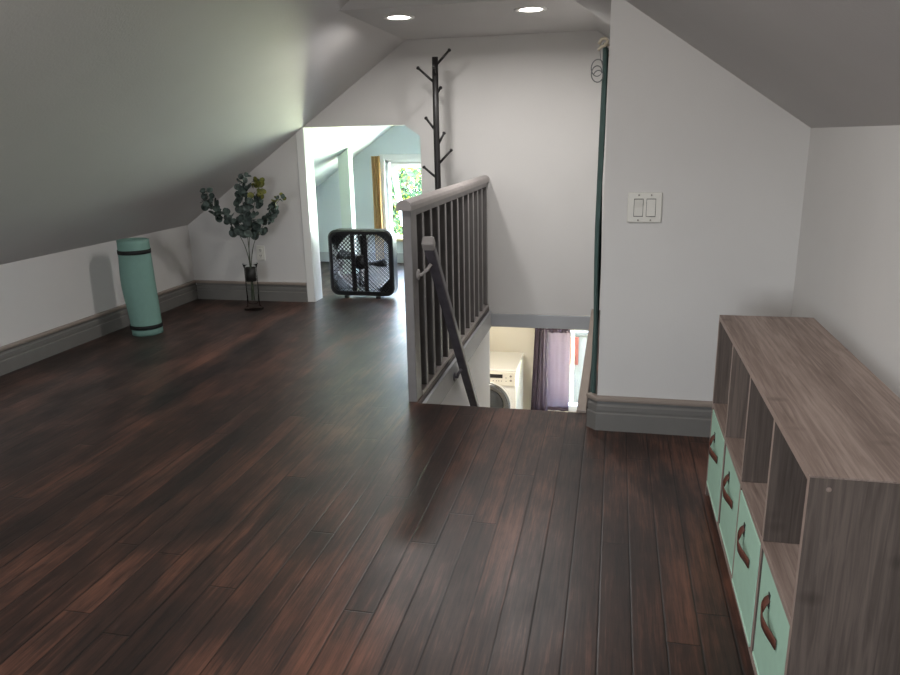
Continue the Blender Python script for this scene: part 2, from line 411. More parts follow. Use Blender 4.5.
# window of the far room: fixed casing, sill and top-hung sash standing open
wf = sroot('window_1', ((G0+G1)/2, YW, GZ0), 'white top-hung window standing open in the room beyond the doorway', 'window')
m_ = MB(); k = .05
m_.box((G0-k, YW-.02, GZ0-.02), (G0, YW, GZ1+k), .004); m_.box((G1, YW-.02, GZ0-.02), (G1+k, YW, GZ1+k), .004); m_.box((G0, YW-.02, GZ1), (G1, YW, GZ1+k), .004)
m_.build('casing', M['white_trim'], wf)
m_ = MB(); m_.box((G0-.06, YW-.05, GZ0-.025), (G1+.06, YW+.03, GZ0+.003), .005); m_.build('sill', mat('warm_sill_paint', srgb(214, 196, 150), .5), wf)
m_ = MB(); k = .03
m_.box((G0, YW+.02, GZ0), (G0+k, YW+.09, GZ1)); m_.box((G1-k, YW+.02, GZ0), (G1, YW+.09, GZ1)); m_.box((G0, YW+.02, GZ1-k), (G1, YW+.09, GZ1)); m_.box((G0, YW+.03, GZ0), (G1, YW+.09, GZ0+.02))
m_.build('frame', M['white_trim'], wf)
ang = math.radians(27); hz = GZ1-.035; hy = YW+.07
def sash(x0, x1, d0, d1, th=.035):
    # rectangle in the tilted sash plane: d measured down from the hinge
    mm = Matrix.Translation((0, hy, hz)) @ Matrix.Rotation(ang, 4, 'X')
    return (x0, -th/2, -d1), (x1, th/2, -d0), mm
HS = GZ1-GZ0-.06; m_ = MB()
for a in ((G0+.035, G0+.08, 0, HS), (G1-.08, G1-.035, 0, HS), (G0+.08, G1-.08, 0, .045), (G0+.08, G1-.08, HS-.035, HS)):
    lo, hi, mm = sash(*a); m_.box(lo, hi, .003, mtx=mm)
sh = m_.build('sash', M['white_trim'], wf)
m_ = MB(); lo, hi, mm = sash(G0+.075, G1-.075, .04, HS-.03, .005); m_.box(lo, hi, mtx=mm); m_.build('pane', M['pane'], sh)
m_ = MB(); lo, hi, mm = sash(-1.99, -1.90, HS-.03, HS-.012, .06); m_.box((-1.99, YW+.0, GZ0+.003), (-1.90, YW+.025, GZ0+.02), .003); m_.build('latch', M['black'], wf)

# curtain beside that window
def drape(name, x0, x1, y, z0, z1, folds, amp, m, label, cat, mouth=1.0, thick=.003):
    g = MB()
    def fn(u, v):
        a = amp*(.75+.5*v)*math.sin(u*folds*2*PI + .6*math.sin(3*v)) + .4*amp*math.sin(u*folds*4.7*PI+1)
        xx = x0+(x1-x0)*(u + .02*math.sin(6*v+u*9))
        return (xx, y+a, z1+(z0-z1)*v)
    g.grid(fn, int(folds*14), 16)
    return tag(g.build(name, m, None, thick), label, cat)
drape('curtain', -2.335, -2.245, YW-.055, .03, 1.05, 4, .014, M['orange'], 'ochre curtain hanging left of the bright far room window', 'curtain')

# post in far room
t = thing('post', (-2.395, 6.45, 0), 'pale post under the sloped ceiling of the far room', 'post')
m_ = MB(); m_.prism([(-2.445, 0), (-2.345, 0), (-2.345, zf(-2.345)-.032), (-2.445, zf(-2.445)-.032)], 1, 6.40, 6.50); m_.build('shaft', M['col'], t)
m_ = MB(); m_.box((-2.457, 6.388, 0), (-2.333, 6.512, .09), .004); m_.build('base', M['col'], t)

# ---- lower floor seen through the stairwell
LZ = -2.5; LY = 8.85
b = MB(); b.box((-2.9, 2.9, LZ-.1), (.2, LY+.1, LZ)); struct('floor_laundry', b, mat('laundry_floor_tile', srgb(176, 170, 162), .4), 'pale floor of the laundry room below', 'floor')
b = MB(); b.box((WL-.1, WY-.1, LZ), (WL, YF+.02, -.14)); b.box((-2.9, YF-.08, LZ), (WL-.1, YF+.02, -.14))
struct('wall_stairwell_left', b, M['stair_white'], 'white wall under the railing down the stairwell', 'wall')
b = MB(); b.box((-.04, WY-.1, LZ), (.06, LY, -.14)); struct('wall_stairwell_right', b, M['stair_white'], 'white wall down the right of the stairwell', 'wall')
b = MB(); b.box((WL, WY-.1, LZ), (-.04, WY-.0, -.14)); struct('wall_stairwell_near', b, M['stair_white'], 'white wall under the top of the stairs', 'wall')
b = MB(); b.box((-2.9, YF+.02, LZ), (-2.8, LY, -.14)); struct('wall_laundry_left', b, M['cream'], 'cream wall of the laundry room', 'wall')
b = MB(); b.box((-2.9, YF+.14, -.145), (.06, LY+.1, -.02)); 
LC = struct('ceiling_laundry', b, M['cream'], 'laundry room ceiling', 'ceiling')
LG0, LG1, LGZ0, LGZ1 = -.80, -.17, -2.14, -1.07
b = MB(); b.box((-5.5, LY, LZ-.4), (LG0, LY+.1, -.14)); b.box((LG1, LY, LZ-.4), (3.5, LY+.1, -.14)); b.box((LG0, LY, LZ-.4), (LG1, LY+.1, LGZ0)); b.box((LG0, LY, LGZ1), (LG1, LY+.1, -.14))
struct('wall_laundry_back', b, M['cream'], 'cream wall behind the washing machine', 'wall')
b = MB(); b.box((-5.5, LY+.1, LZ-.4), (LG0-.02, LY+.13, -.14)); b.box((LG1+.02, LY+.1, LZ-.4), (3.5, LY+.13, -.14)); b.box((LG0-.02, LY+.1, LZ-.4), (LG1+.02, LY+.13, LGZ0-.02)); b.box((LG0-.02, LY+.1, LGZ1+.02), (LG1+.02, LY+.13, -.14))  # unseen dark skin, added to keep bounced light off the garden wall
struct('wall_bounce_blocker', b, mat('dark_bounce_skin', srgb(58, 60, 62), .8), 'unseen dark skin added outside the downstairs window to cut bounced light', 'wall')
w2 = sroot('window_2', ((LG0+LG1)/2, LY, LGZ0), 'white framed window behind the purple curtain downstairs', 'window')
m_ = MB(); k = .045
m_.box((LG0-.03, LY-.015, LGZ0-.03), (LG0+k, LY+.09, LGZ1+.03), .003); m_.box((LG1-k, LY-.015, LGZ0-.03), (LG1+.03, LY+.09, LGZ1+.03), .003)
m_.box((LG0+k, LY-.015, LGZ1-k), (LG1-k, LY+.09, LGZ1+.03), .003); m_.box((LG0+k, LY-.03, LGZ0-.03), (LG1-k, LY+.09, LGZ0+k), .003)
m_.box((-.455, LY+.03, LGZ0+k), (-.425, LY+.07, LGZ1-k), .003)
m_.build('frame', M['white_trim'], w2)
m_ = MB(); m_.box((LG0+.03, LY+.045, LGZ0+.03), (LG1-.03, LY+.051, LGZ1-.03)); m_.build('pane', M['pane'], w2)
# purple curtain: bunched on the left, flat sheet on the right
t = thing('curtain', (-.66, LY-.07, LGZ0), 'lilac sheer curtain over the downstairs window', 'curtain')
g = MB(); g.grid(lambda u, v: (-.90+.17*u+.04*math.sin(7*u+2*v)*u*(1-u)-.045*v*(1-u), LY-.085+.032*math.sin(u*3.2*2*PI+.5*v), -1.075-1.10*v), 44, 14); g.build('gathered_panel', M['purple'], t, .002)
g = MB(); g.grid(lambda u, v: (-.735+.265*u, LY-.075+.008*math.sin(u*2.2*2*PI+.6*v), -1.075-1.07*v), 30, 14); g.build('flat_panel', M['purple'], t, .002)
g = MB(); g.grid(lambda u, v: (-.73+.255*u, LY-.083+.01*math.sin(u*9*PI), -1.075-.055*v), 40, 3); g.build('header', M['purple'], t, .002)
g = MB(); g.grid(lambda u, v: (-.735+.265*u, LY-.078+.008*math.sin(u*2.2*2*PI+.6), -2.105-.045*v), 30, 2); g.build('hem', M['purple'], t, .003)
m_ = MB(); m_.tube([(-.95, LY-.075, -1.07), (-.12, LY-.075, -1.07)], .008); m_.box((-.945, LY-.085, -1.08), (-.93, LY, -1.06)); m_.box((-.14, LY-.085, -1.08), (-.125, LY, -1.06))
tag(m_.build('curtain_rod', M['white_trim']), 'thin white rod carrying the lilac curtain downstairs', 'curtain rod')

# washing machine on a drawer base
t = thing('washing_machine', (-1.375, 8.36, LZ), 'white front-loading washing machine seen down the stairwell', 'washing machine')
x0, x1, y0, y1, zt, zb = -1.715, -1.035, 8.0, 8.72, -1.388, LZ+.32
m_ = MB(); m_.box((x0, y0+.02, zb), (x1, y1, zt-.02), .012); m_.build('body', M['washer'], t)
m_ = MB(); m_.box((x0-.003, y0, zt-.03), (x1+.003, y1+.003, zt), .01); m_.build('top', M['washer'], t)
m_ = MB(); m_.box((x0+.004, y0-.004, zt-.20), (x1-.004, y0+.03, zt-.03), .01); pn = m_.build('control_panel', M['washer_panel'], t)
m_ = MB(); m_.box((-1.34, y0-.008, zt-.105), (-1.19, y0, zt-.06), .003); m_.build('display', M['display'], pn)
for zz in (-.075, -.13):
    m_ = MB(); m_.lathe([(0, 0), (.013, 0), (.013, .008), (0, .008)], (0, 0, 0), 14, Matrix.Translation((-1.095, y0-.003, zt+zz)) @ Matrix.Rotation(PI/2, 4, 'X')); m_.build('button', M['button'], pn)
for i, xx in enumerate((-1.30, -1.262, -1.235, -1.205, -1.15, -1.15)):
    m_ = MB(); zz = -.14 if i < 5 else -.10
    m_.box((xx-.006, y0-.007, zt+zz-.006), (xx+.006, y0-.002, zt+zz+.006), .002); m_.build('button', M['button'], pn)
m_ = MB(); rot = Matrix.Translation((-1.375, y0+.02, -1.83)) @ Matrix.Rotation(PI/2, 4, 'X')
m_.lathe([(.175, 0), (.27, 0), (.275, .03), (.262, .045), (.24, .05), (.215, .045), (.19, .03), (.175, .0)], mtx=rot, seg=48); dr = m_.build('door_ring', M['chrome'], t)
m_ = MB(); m_.lathe([(.271, 0), (.292, 0), (.29, .022), (.276, .03), (.271, 0)], mtx=rot, seg=48); m_.build('outer_ring', M['washer'], dr)
m_ = MB(); m_.lathe([(0, .05), (.08, .045), (.15, .03), (.2, .02), (.2, .0), (0, 0)], mtx=rot, seg=40); m_.build('door_glass', M['doorglass'], dr)
m_ = MB(); m_.box((x0, y0+.03, LZ), (x1, y1, zb-.003), .008); m_.build('drawer_base', M['washer'], t)

# staircase
b = MB(); n = 13; rise = (-LZ)/(n+1); run = .205
for i in range(n):
    z = -rise*(i+1); y = WY+run*i
    b.box((WL+.002, y, z-.035), (-.042, y+run+.03, z), .004); b.box((WL+.002, y-.0, z-.0), (-.042, y+.015, z+rise-.036 if i else -.002))
    b.box((WL+.002, y+run, z-rise), (-.042, y+run+.012, z-.036))
struct('stairs', b, M['floor'], 'steep dark wooden stairs down the stairwell', 'stairs')

# ---- trims at stairwell
b = MB(); b.box((WL, WY+.02, -.15), (WL+.018, YF, -.028), .003); struct('trim_1', b, M['fascia'], 'pale fascia board under the railing', 'trim')
b = MB(); b.box((WL+.0, YF-.018, -.145), (-.04, YF, -.046), .003); struct('trim_2', b, M['fascia'], 'grey trim board along the bottom of the far stairwell wall', 'trim')
b = MB(); b.box((WR-.012, WY+.01, -.12), (WR+.03, YF-.02, .012), .003); struct('trim_3', b, M['trim_cap'], 'taupe edge board along the right of the stairwell', 'trim')

# ---- baseboards
def base_run(pts, mb, H=.150):
    """profiled baseboard along a polyline on plan; inward side is the left of travel"""
    prof = [(0, 0), (.022, 0), (.022, .074), (.017, .079), (.017, .085), (.019, .088), (.019, .108), (.012, .116), (.010, .128), (.024, .131), (.027, .137), (.027, .147), (.024, .150), (0, .150)]
    pts = [Vector((p[0], p[1])) for p in pts]; n = len(pts); rings = []
    for i, p in enumerate(pts):
        ds = []
        if i > 0: ds.append((pts[i]-pts[i-1]).normalized())
        if i < n-1: ds.append((pts[i+1]-pts[i]).normalized())
        ns = [Vector((-d.y, d.x)) for d in ds]
        nn = ns[0] if len(ns) == 1 else (ns[0]+ns[1]).normalized()/max(.3, ((ns[0]+ns[1]).normalized()).dot(ns[0]))
        rings.append([mb.bm.verts.new((p.x+nn.x*a, p.y+nn.y*a, z*H/.150)) for a, z in prof])
    for A, B in zip(rings, rings[1:]):
        for k in range(len(prof)-1):
            f_ = mb.bm.faces.new((A[k], B[k], B[k+1], A[k+1]))
            f_.material_index = 1 if 9 <= k <= 12 else 0
    for r in (rings[0][::-1], rings[-1]): mb.bm.faces.new(r)
    bmesh.ops.recalc_face_normals(mb.bm, faces=mb.bm.faces[:])
b = MB(); base_run([(XL, YF), (XL, YB)], b); struct('baseboard_left', b, [M['trim'], M['trim_cap']], 'grey stepped baseboard along the left knee wall', 'baseboard')
b = MB(); base_run([(-2.30, YF), (XL+.027, YF)], b); struct('baseboard_front', b, [M['trim'], M['trim_cap']], 'grey stepped baseboard under the outlet on the far wall', 'baseboard')
b = MB(); base_run([(XR, YS), (-.034, YS), (-.066, YS+.034)], b); struct('baseboard_stair', b, [M['trim'], M['trim_cap']], 'grey stepped baseboard under the light switch', 'baseboard')
b = MB(); base_run([(XR, YB), (XR, YS-.027)], b); struct('baseboard_right', b, [M['trim'], M['trim_cap']], 'grey stepped baseboard behind the cube shelf', 'baseboard')
# doorway lining
b = MB(); b.box((-2.252, YF+.0, 0), (-2.240, YF+.145, 1.303)); b.box((-2.300, YF-.008, 0), (-2.240, YF, 1.303), .002)
struct('trim_4', b, M['white_trim'], 'white lining on the left side of the doorway', 'trim')

# ------------------------------------------------------------------ recessed lights
for i, (x, y, lb) in enumerate(((-1.209, 4.232, 'left round recessed ceiling lamp, nearer the left slope'), (-.474, 4.218, 'right round recessed ceiling lamp, over the stairwell'))):
    t = thing('recessed_light', (x, y, ZS), lb, 'ceiling light', 'recessed lamps in the dropped ceiling')
    m_ = MB(); m_.lathe([(.062, 0), (.062, -.004), (.082, -.007), (.088, -.004), (.088, 0), (.062, 0)], (x, y, ZS), 40); m_.build('trim_ring', M['white_trim'], t)
    m_ = MB(); m_.lathe([(.0, -.003), (.062, -.003), (.062, 0), (0, 0)], (x, y, ZS), 40); m_.build('lens', M['lens'], t)
    l = bpy.data.lights.new('recessed_lamp', 'AREA'); l.shape = 'DISK'; l.size = .12; l.energy = 7.5; l.spread = math.radians(170); l.color = (1, .965, .945)
    lo = bpy.data.objects.new('recessed_lamp', l); lo.location = (x, y, ZS-.009); COL.objects.link(lo)

# ------------------------------------------------------------------ railing
t = thing('railing', (-.9, 3.16, 0), 'grey painted wooden guard railing beside the stairwell', 'railing')
m_ = MB(); m_.box((-.922, 3.16, 0), (-.880, 3.255, .905), .003); m_.build('newel_post', M['rail'], t)
m_ = MB(); m_.box((-.921, YF-.04, .03), (-.883, YF-.002, .905), .003); m_.build('wall_post', M['rail'], t)
m_ = MB()
prof = [(-.034, .905), (-.035, .925), (-.03, .938), (-.016, .948), (0, .951), (.016, .948), (.03, .938), (.035, .925), (.034, .905)]
m_.prism([(-.9+a, z) for a, z in prof], 1, 3.115, YF-.002); m_.build('cap_rail', M['rail_top'], t)
m_ = MB(); m_.box((-.918, 3.255, .872), (-.882, YF-.04, .905), .003); m_.build('top_rail', M['rail'], t)
m_ = MB(); m_.box((-.918, 3.255, 0), (-.876, YF-.002, .022), .003); m_.build('bottom_rail', M['rail_top'], t)
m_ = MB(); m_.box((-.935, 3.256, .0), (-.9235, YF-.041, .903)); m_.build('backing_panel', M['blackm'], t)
for i in range(11):
    y = 3.375+.1605*i
    m_ = MB(); a = .0195
    # slightly waisted square baluster
    m_.box((-.9-a, y-a, .022), (-.9+a, y+a, .872), .003); m_.build('baluster', M['rail'], t)

# wall handrail going down the stairs
t = thing('handrail', (-.81, 3.2, .70), 'dark worn handrail sloping down the stairs, fixed inside the railing', 'handrail')
A = Vector((-.81, 3.165, .779)); D = Vector((0, 1.067, -1.174)).normalized(); B = A+D*2.55
m_ = MB(); m_.bar(A+D*.06, B, .045, .05, (1, 0, 0), .009); m_.build('rail', M['hand'], t)
m_ = MB(); m_.bar(A+D*.012, A+D*.0595, .048, .054, (1, 0, 0), .006); m_.build('end_block', M['hand_end'], t)
for d, zt_ in ((.14, .03), (1.10, .0)):
    p = A+D*d; q = Vector((-.858 if d > .5 else -.879, p.y-.02, p.z-.075)); m_ = MB()
    m_.tube([p+Vector((-.002, -.024, -.024)), p+Vector((-.02, -.035, -.05)), q+Vector((.02, 0, 0)), q], .0085, 8)
    m_.lathe([(0, 0), (.026, 0), (.026, .006), (0, .008)], mtx=Matrix.Translation(q) @ Matrix.Rotation(PI/2, 4, 'Y'), seg=16)
    br = m_.build('bracket', M['hand_end'] if d < .5 else M['hand'], t)

# ------------------------------------------------------------------ coat rack
cx, cy = -1.168, 4.9
t = thing('coat_rack', (cx, cy, 0), 'black branch-style coat stand behind the railing', 'coat rack')
m_ = MB(); m_.tube([(cx, cy, .03), (cx, cy, .9), (cx-.002, cy, 1.3), (cx, cy, 1.714)], [.021, .021, .0205, .020], 16); m_.build('pole', M['blackm'], t)
m_ = MB(); m_.lathe([(0, 0), (.16, 0), (.165, .008), (.16, .022), (.03, .03), (.03, .05), (0, .05)], (cx, cy, 0), 36); m_.build('base', M['blackm'], t)
for bz, tx, tz, dy in ((1.657, -1.072, 1.752, 0), (1.55, -1.284, 1.652, 0), (1.245, -1.239, 1.338, 0), (1.153, -1.118, 1.24, 0), (1.033, -1.072, 1.13, 0), (.943, -1.262, 1.022, 0), (1.60, cx+.012, 1.648, -.09), (1.48, cx+.01, 1.53, .10)):
    p0 = Vector((cx, cy, bz)); p1 = Vector((tx, cy+dy, tz)); d = (p1-p0).normalized(); m_ = MB()
    m_.tube([p0+d*.015, p1], [.0085, .0075], 10)
    m_.tube([p1-d*.011, p1-d*.008, p1, p1+d*.006, p1+d*.010], [.002, .009, .0125, .010, .003], 12); m_.build('peg', M['blackm'], t)

# ------------------------------------------------------------------ box fan
fx0, fx1, fy0, fy1, fz0, fz1 = -2.176, -1.648, 5.365, 5.485, .022, .537
t = thing('box_fan', ((fx0+fx1)/2, 5.425, 0), 'black square box fan standing in the low doorway', 'fan')
def rrect(cx_, cz_, hw, hh, r, n=8):
    P = []
    for qx, qz, a0 in ((1, 1, 0), (-1, 1, 90), (-1, -1, 180), (1, -1, 270)):
        for i in range(n+1):
            a = math.radians(a0+90*i/n); P.append((cx_+qx*(hw-r)+r*math.cos(a), cz_+qz*(hh-r)+r*math.sin(a)))
    return P
fcx, fcz, hw, hh = (fx0+fx1)/2, (fz0+fz1)/2, (fx1-fx0)/2, (fz1-fz0)/2
m_ = MB(); bm = m_.bm; loops = []
for (ins, y, r) in ((.012, fy0, .06), (0, fy0+.012, .065), (0, fy1-.012, .065), (.012, fy1, .06), (.034, fy1, .045), (.034, fy0, .045)):
    loops.append([bm.verts.new((x, y, z)) for x, z in rrect(fcx, fcz, hw-ins, hh-ins, r)])
for i in range(len(loops)):
    A_, B_ = loops[i], loops[(i+1) % len(loops)]
    for k in range(len(A_)): bm.faces.new((A_[k], A_[(k+1) % len(A_)], B_[(k+1) % len(A_)], B_[k]))
bmesh.ops.recalc_face_normals(bm, faces=bm.faces[:]); m_.build('housing', M['black'], t)
gh = hw-.03
for y, nm in ((fy0+.008, 'front_grille'), (fy1-.008, 'rear_grille')):
    m_ = MB(); st = .031; n = int(2*gh/st)+2
    for sgn in (1, -1):
        for i in range(-n, n+1):
            cc = i*st*1.414/1.0*.72
            # line z = sgn*x + cc clipped to the square
            xs = sorted((max(-gh, min(gh, v)) for v in ((-gh-cc)*sgn, (gh-cc)*sgn)))
            if xs[1]-xs[0] < .02: continue
            p0 = (fcx+xs[0], y, fcz+sgn*xs[0]+cc); p1 = (fcx+xs[1], y, fcz+sgn*xs[1]+cc)
            m_.bar(p0, p1, .0045, .003, (0, 1, 0))
    if nm == 'front_grille':
        pass
    m_.build(nm, M['black'], t)
for xx in (-.066, .038):
    m_ = MB(); m_.box((fcx+xx-.017, fy0+.012, fcz-gh-.01), (fcx+xx+.017, fy0+.024, fcz+gh+.01), .003); m_.build('support_bar', M['black'], t)
ro = .240; sg_ = 64
def sqr(a):
    c_, s_ = math.cos(a), math.sin(a); k_ = (hw-.02)/max(abs(c_), abs(s_)); return (c_*k_, s_*k_)
for qd in range(4):
    m_ = MB()
    for k in range(sg_//4):
        a1, a2 = 2*PI*k/sg_+qd*PI/2, 2*PI*(k+1)/sg_+qd*PI/2
        p1, p2 = sqr(a1), sqr(a2)
        i1, i2 = (ro*math.cos(a1), ro*math.sin(a1)), (ro*math.cos(a2), ro*math.sin(a2))
        if min(math.hypot(*p1), math.hypot(*p2)) > ro+.002:
            m_.prism([(fcx+q_[0], fcz+q_[1]) for q_ in (p1, p2, i2, i1)], 1, fy1-.03, fy1-.02)
    m_.build('corner_plate', M['black'], t)
mcx = fcx-.0425+.01
ry = Matrix.Rotation(PI/2, 4, 'X')
m_ = MB(); m_.lathe([(0, -.045), (.05, -.045), (.056, -.03), (.056, .02), (.045, .03), (0, .03)], mtx=Matrix.Translation((fcx-.02, fy0+.055, fcz)) @ ry, seg=32); m_.build('motor', M['black'], t)
m_ = MB()
hubc = Vector((fcx-.02, fy1-.04, fcz))
m_.lathe([(0, -.015), (.045, -.015), (.045, .012), (0, .018)], mtx=Matrix.Translation(hubc) @ ry, seg=28)
bl = m_.build('hub', M['black'], t)
for k in range(4):
    a0 = math.radians((150, 70, 255, 345)[k])
    m_ = MB()
    def fn(u, v, a0=a0):
        r = .04+.165*u; a = a0+(v-.5)*(.46-.1*u)+.25*u
        return (hubc.x+r*math.cos(a), hubc.y+(v-.5)*-.05, hubc.z+r*math.sin(a))
    m_.grid(fn, 8, 6); m_.build('blade', M['black'], bl, .003)
for xx in (-.13, .13):
    m_ = MB(); m_.box((fcx+xx-.02, fy0+.0, 0), (fcx+xx+.02, fy1, .022), .005); m_.build('foot', M['black'], t)

# ------------------------------------------------------------------ exercise mat
mx_, my_ = -2.99, 4.146
t = thing('exercise_mat', (mx_, my_, 0), 'rolled teal foam exercise mat standing upright by the left knee wall', 'exercise mat')
# spiral roll with a bulge on the side where the outer wrap is loose
def ring(z):
    f_ = math.exp(-((z-.34)/.17)**2)
    return f_
g = MB(); TH = .009; turns = 6; NU = turns*40
def fn(u, v):
    z = .62*v; a = u*turns*2*PI; bul = ring(z)
    r = .030+.0645*u + .030*bul*max(0, (u-.8)/.2)*max(0, math.cos(a-PI*.93))
    lean = Vector((-.022, 0, 0))*(v-.0)*.62/.62
    return (mx_+r*math.cos(a+.5)+lean.x, my_+r*math.sin(a+.5), z+.001)
g.grid(fn, NU, 24); g.build('rolled_foam', M['foam'], t, TH)
for zc, lean in ((.055, -.002), (.545, -.0195)):
    m_ = MB(); R_ = .1015
    m_.lathe([(R_-.003, zc-.013), (R_, zc-.013), (R_, zc+.013), (R_-.003, zc+.013), (R_-.003, zc-.013)], (mx_+lean, my_, 0), 48); m_.build('elastic_strap', M['strap'], t)

# ------------------------------------------------------------------ vase and eucalyptus
vx, vy = -2.605, 4.90
t = thing('vase', (vx, vy, 0), 'tall clear glass vase with flared foot on the floor', 'vase')
m_ = MB(); m_.lathe([(0, 0), (.068, 0), (.07, .006), (.058, .016), (.048, .030), (.045, .05), (.045, .2), (.046, .31), (.054, .338), (.056, .345), (.053, .345), (.043, .31), (.042, .2), (.042, .06), (.03, .045), (0, .042)], (vx, vy, 0), 40); m_.build('glass_body', M['vase'], t)
m_ = MB(); m_.lathe([(.039, .215), (.0412, .215), (.0412, .315), (.039, .315), (.039, .215)], (vx, vy, 0), 36); m_.build('dark_sleeve', M['slot'], t)
def stem(name, pts, label, olive_from, dens=13, seed=1, leaf=.025):
    dens = int(dens*1.45)
    rnd = random.Random(seed)
    P = [Vector(p) for p in pts]
    # Catmull-Rom samples
    S_ = []
    Q = [P[0]*2-P[1]]+P+[P[-1]*2-P[-2]]
    for i in range(1, len(Q)-2):
        for k in range(10):
            u = k/10; a, b_, c_, d_ = Q[i-1:i+3]
            S_.append(.5*((2*b_)+(c_-a)*u+(2*a-5*b_+4*c_-d_)*u*u+(3*b_-a-3*c_+d_)*u**3))
    S_.append(P[-1])
    t_ = thing(name, S_[0], label, 'eucalyptus branch')
    m_ = MB(); n = len(S_); m_.tube(S_, [.0032-.0018*i/n for i in range(n)], 6); m_.build('stem', M['stem'], t_)
    lm = MB()
    start = next(i for i, s_ in enumerate(S_) if s_.z > .56)
    cnt = dens
    for j in range(cnt):
        u = j/(cnt-1); i = min(n-1, int(start+(n-1-start)*u)); p = S_[i]
        d = (S_[min(i+1, n-1)]-S_[max(i-1, 0)]).normalized()
        for s_ in (1, -1, 1):
            a = rnd.uniform(0, 2*PI); side = Vector((math.cos(a), math.sin(a)*.7, rnd.uniform(-.3, .5))).normalized()
            r = leaf*rnd.uniform(.75, 1.25)*(1.05-.35*u)
            cpos = p+side*(r*rnd.uniform(1.2, 2.0))+Vector((0, 0, rnd.uniform(-.01, .01)))
            nrm = (Vector((rnd.uniform(-1, 1), rnd.uniform(-1.3, .2), rnd.uniform(-.5, 1)))).normalized()
            x = (side-nrm*side.dot(nrm)).normalized(); y = nrm.cross(x)
            lm.mi = 1 if (u > olive_from and rnd.random() < .8) else 0
            vs = [lm.bm.verts.new(cpos+(x*math.cos(q)*1.05+y*math.sin(q))*r + nrm*(.12*r*math.cos(2*q))) for q in [2*PI*k/12 for k in range(12)]]
            cen = lm.bm.verts.new(cpos-nrm*.1*r)
            for k in range(12):
                f_ = lm.bm.faces.new((vs[k], vs[(k+1) % 12], cen)); f_.material_index = lm.mi; f_.smooth = True
            # petiole
    lm.build('leaves', [M['euca'], M['olive']], t_)
z0 = .07
stem('eucalyptus_branch', [(vx-.012, vy, z0), (vx-.004, vy, .36), (vx-.06, vy-.01, .56), (vx-.12, vy-.12, .70), (vx-.14, vy-.23, .80), (vx-.085, vy-.35, .895)], 'eucalyptus branch leaning furthest left in the glass vase', 2, 16, 11, .026)
stem('eucalyptus_branch', [(vx+.005, vy+.01, z0), (vx+.004, vy, .36), (vx-.005, vy+.01, .56), (vx-.03, vy+.03, .72), (vx-.02, vy+.03, .86), (vx+.0, vy+.02, .975)], 'upright eucalyptus branch in the middle left of the glass vase', 2, 15, 5, .027)
stem('eucalyptus_branch', [(vx+.012, vy-.01, z0), (vx+.003, vy-.01, .36), (vx+.03, vy-.02, .56), (vx+.08, vy-.03, .74), (vx+.12, vy-.02, .86), (vx+.14, vy-.01, .955)], 'eucalyptus branch leaning slightly right in the glass vase, olive at the tip', .62, 14, 21, .025)
stem('eucalyptus_branch', [(vx+.0, vy-.012, z0), (vx+.008, vy+.01, .36), (vx+.06, vy+.02, .54), (vx+.16, vy+.02, .66), (vx+.22, vy+.01, .75), (vx+.30, vy, .83)], 'eucalyptus branch leaning furthest right in the glass vase, with olive end leaves', .8, 12, 33, .025)

# outlet
ox, oz = -2.665, .376
t = thing('wall_outlet', (ox, YF, oz), 'white power outlet on the far wall beside the vase', 'outlet')
m_ = MB(); m_.box((ox-.035, YF-.006, oz-.058), (ox+.035, YF-.0003, oz+.058), .003); m_.build('cover_plate', M['plate'], t)
for dz in (.022, -.022):
    m_ = MB(); m_.box((ox-.017, YF-.009, oz+dz-.015), (ox+.017, YF-.005, oz+dz+.015), .003); r_ = m_.build('receptacle', M['plate'], t)
    m_ = MB()
    for dx in (-.006, .006): m_.box((ox+dx-.0015, YF-.0095, oz+dz-.003), (ox+dx+.0015, YF-.0085, oz+dz+.008))
    m_.box((ox-.002, YF-.0095, oz+dz-.011), (ox+.002, YF-.0085, oz+dz-.007)); m_.build('slots', M['slot'], r_)

# light switch
sx, sz = .115, .9325
t = thing('light_switch', (sx, YS, sz), 'white double rocker light switch on the wall right of the stairwell', 'light switch')
m_ = MB(); m_.box((sx-.065, YS-.008, sz-.058), (sx+.065, YS-.0003, sz+.058), .004); m_.build('cover_plate', M['plate'], t)
for i, dx in enumerate((-.0235, .0235)):
    m_ = MB(); m_.box((sx+dx-.0178, YS-.0085, sz-.0345), (sx+dx+.0178, YS-.0075, sz+.0345)); fr = m_.build('rocker_recess', M['slot'], t)
    m_ = MB(); sg = 1 if i else -1
    y0_, y1_ = (YS-.0155, YS-.010) if i else (YS-.010, YS-.0155)
    xa, xb = sx+dx-.0163, sx+dx+.0163
    m_.prism([(YS-.0075, sz-.032), (y0_, sz-.032), ((y0_+y1_)/2+.002, sz), (y1_, sz+.032), (YS-.0075, sz+.032)], 0, xa, xb); m_.build('rocker', M['plate'], t)
for dx in (-.0235, .0235):
    for dz in (-.048, .048):
        m_ = MB(); m_.lathe([(0, 0), (.0032, 0), (.0032, .0015), (0, .002)], mtx=Matrix.Translation((sx+dx, YS-.0078, sz+dz)) @ ry, seg=12); m_.build('screw', M['button'], t)

# ------------------------------------------------------------------ cube organizer with bins
ox0, ox1, oy0, oy1, TOP, BT = .346, .628, 1.255, 2.443, .638, .015
t = thing('cube_organizer', ((ox0+ox1)/2, (oy0+oy1)/2, 0), 'low grey driftwood cube shelf with four mint bins along the right wall', 'shelf')
def front_edge(o):
    for p_ in o.data.polygons:
        if p_.normal.x < -.9: p_.material_index = 1
    return o
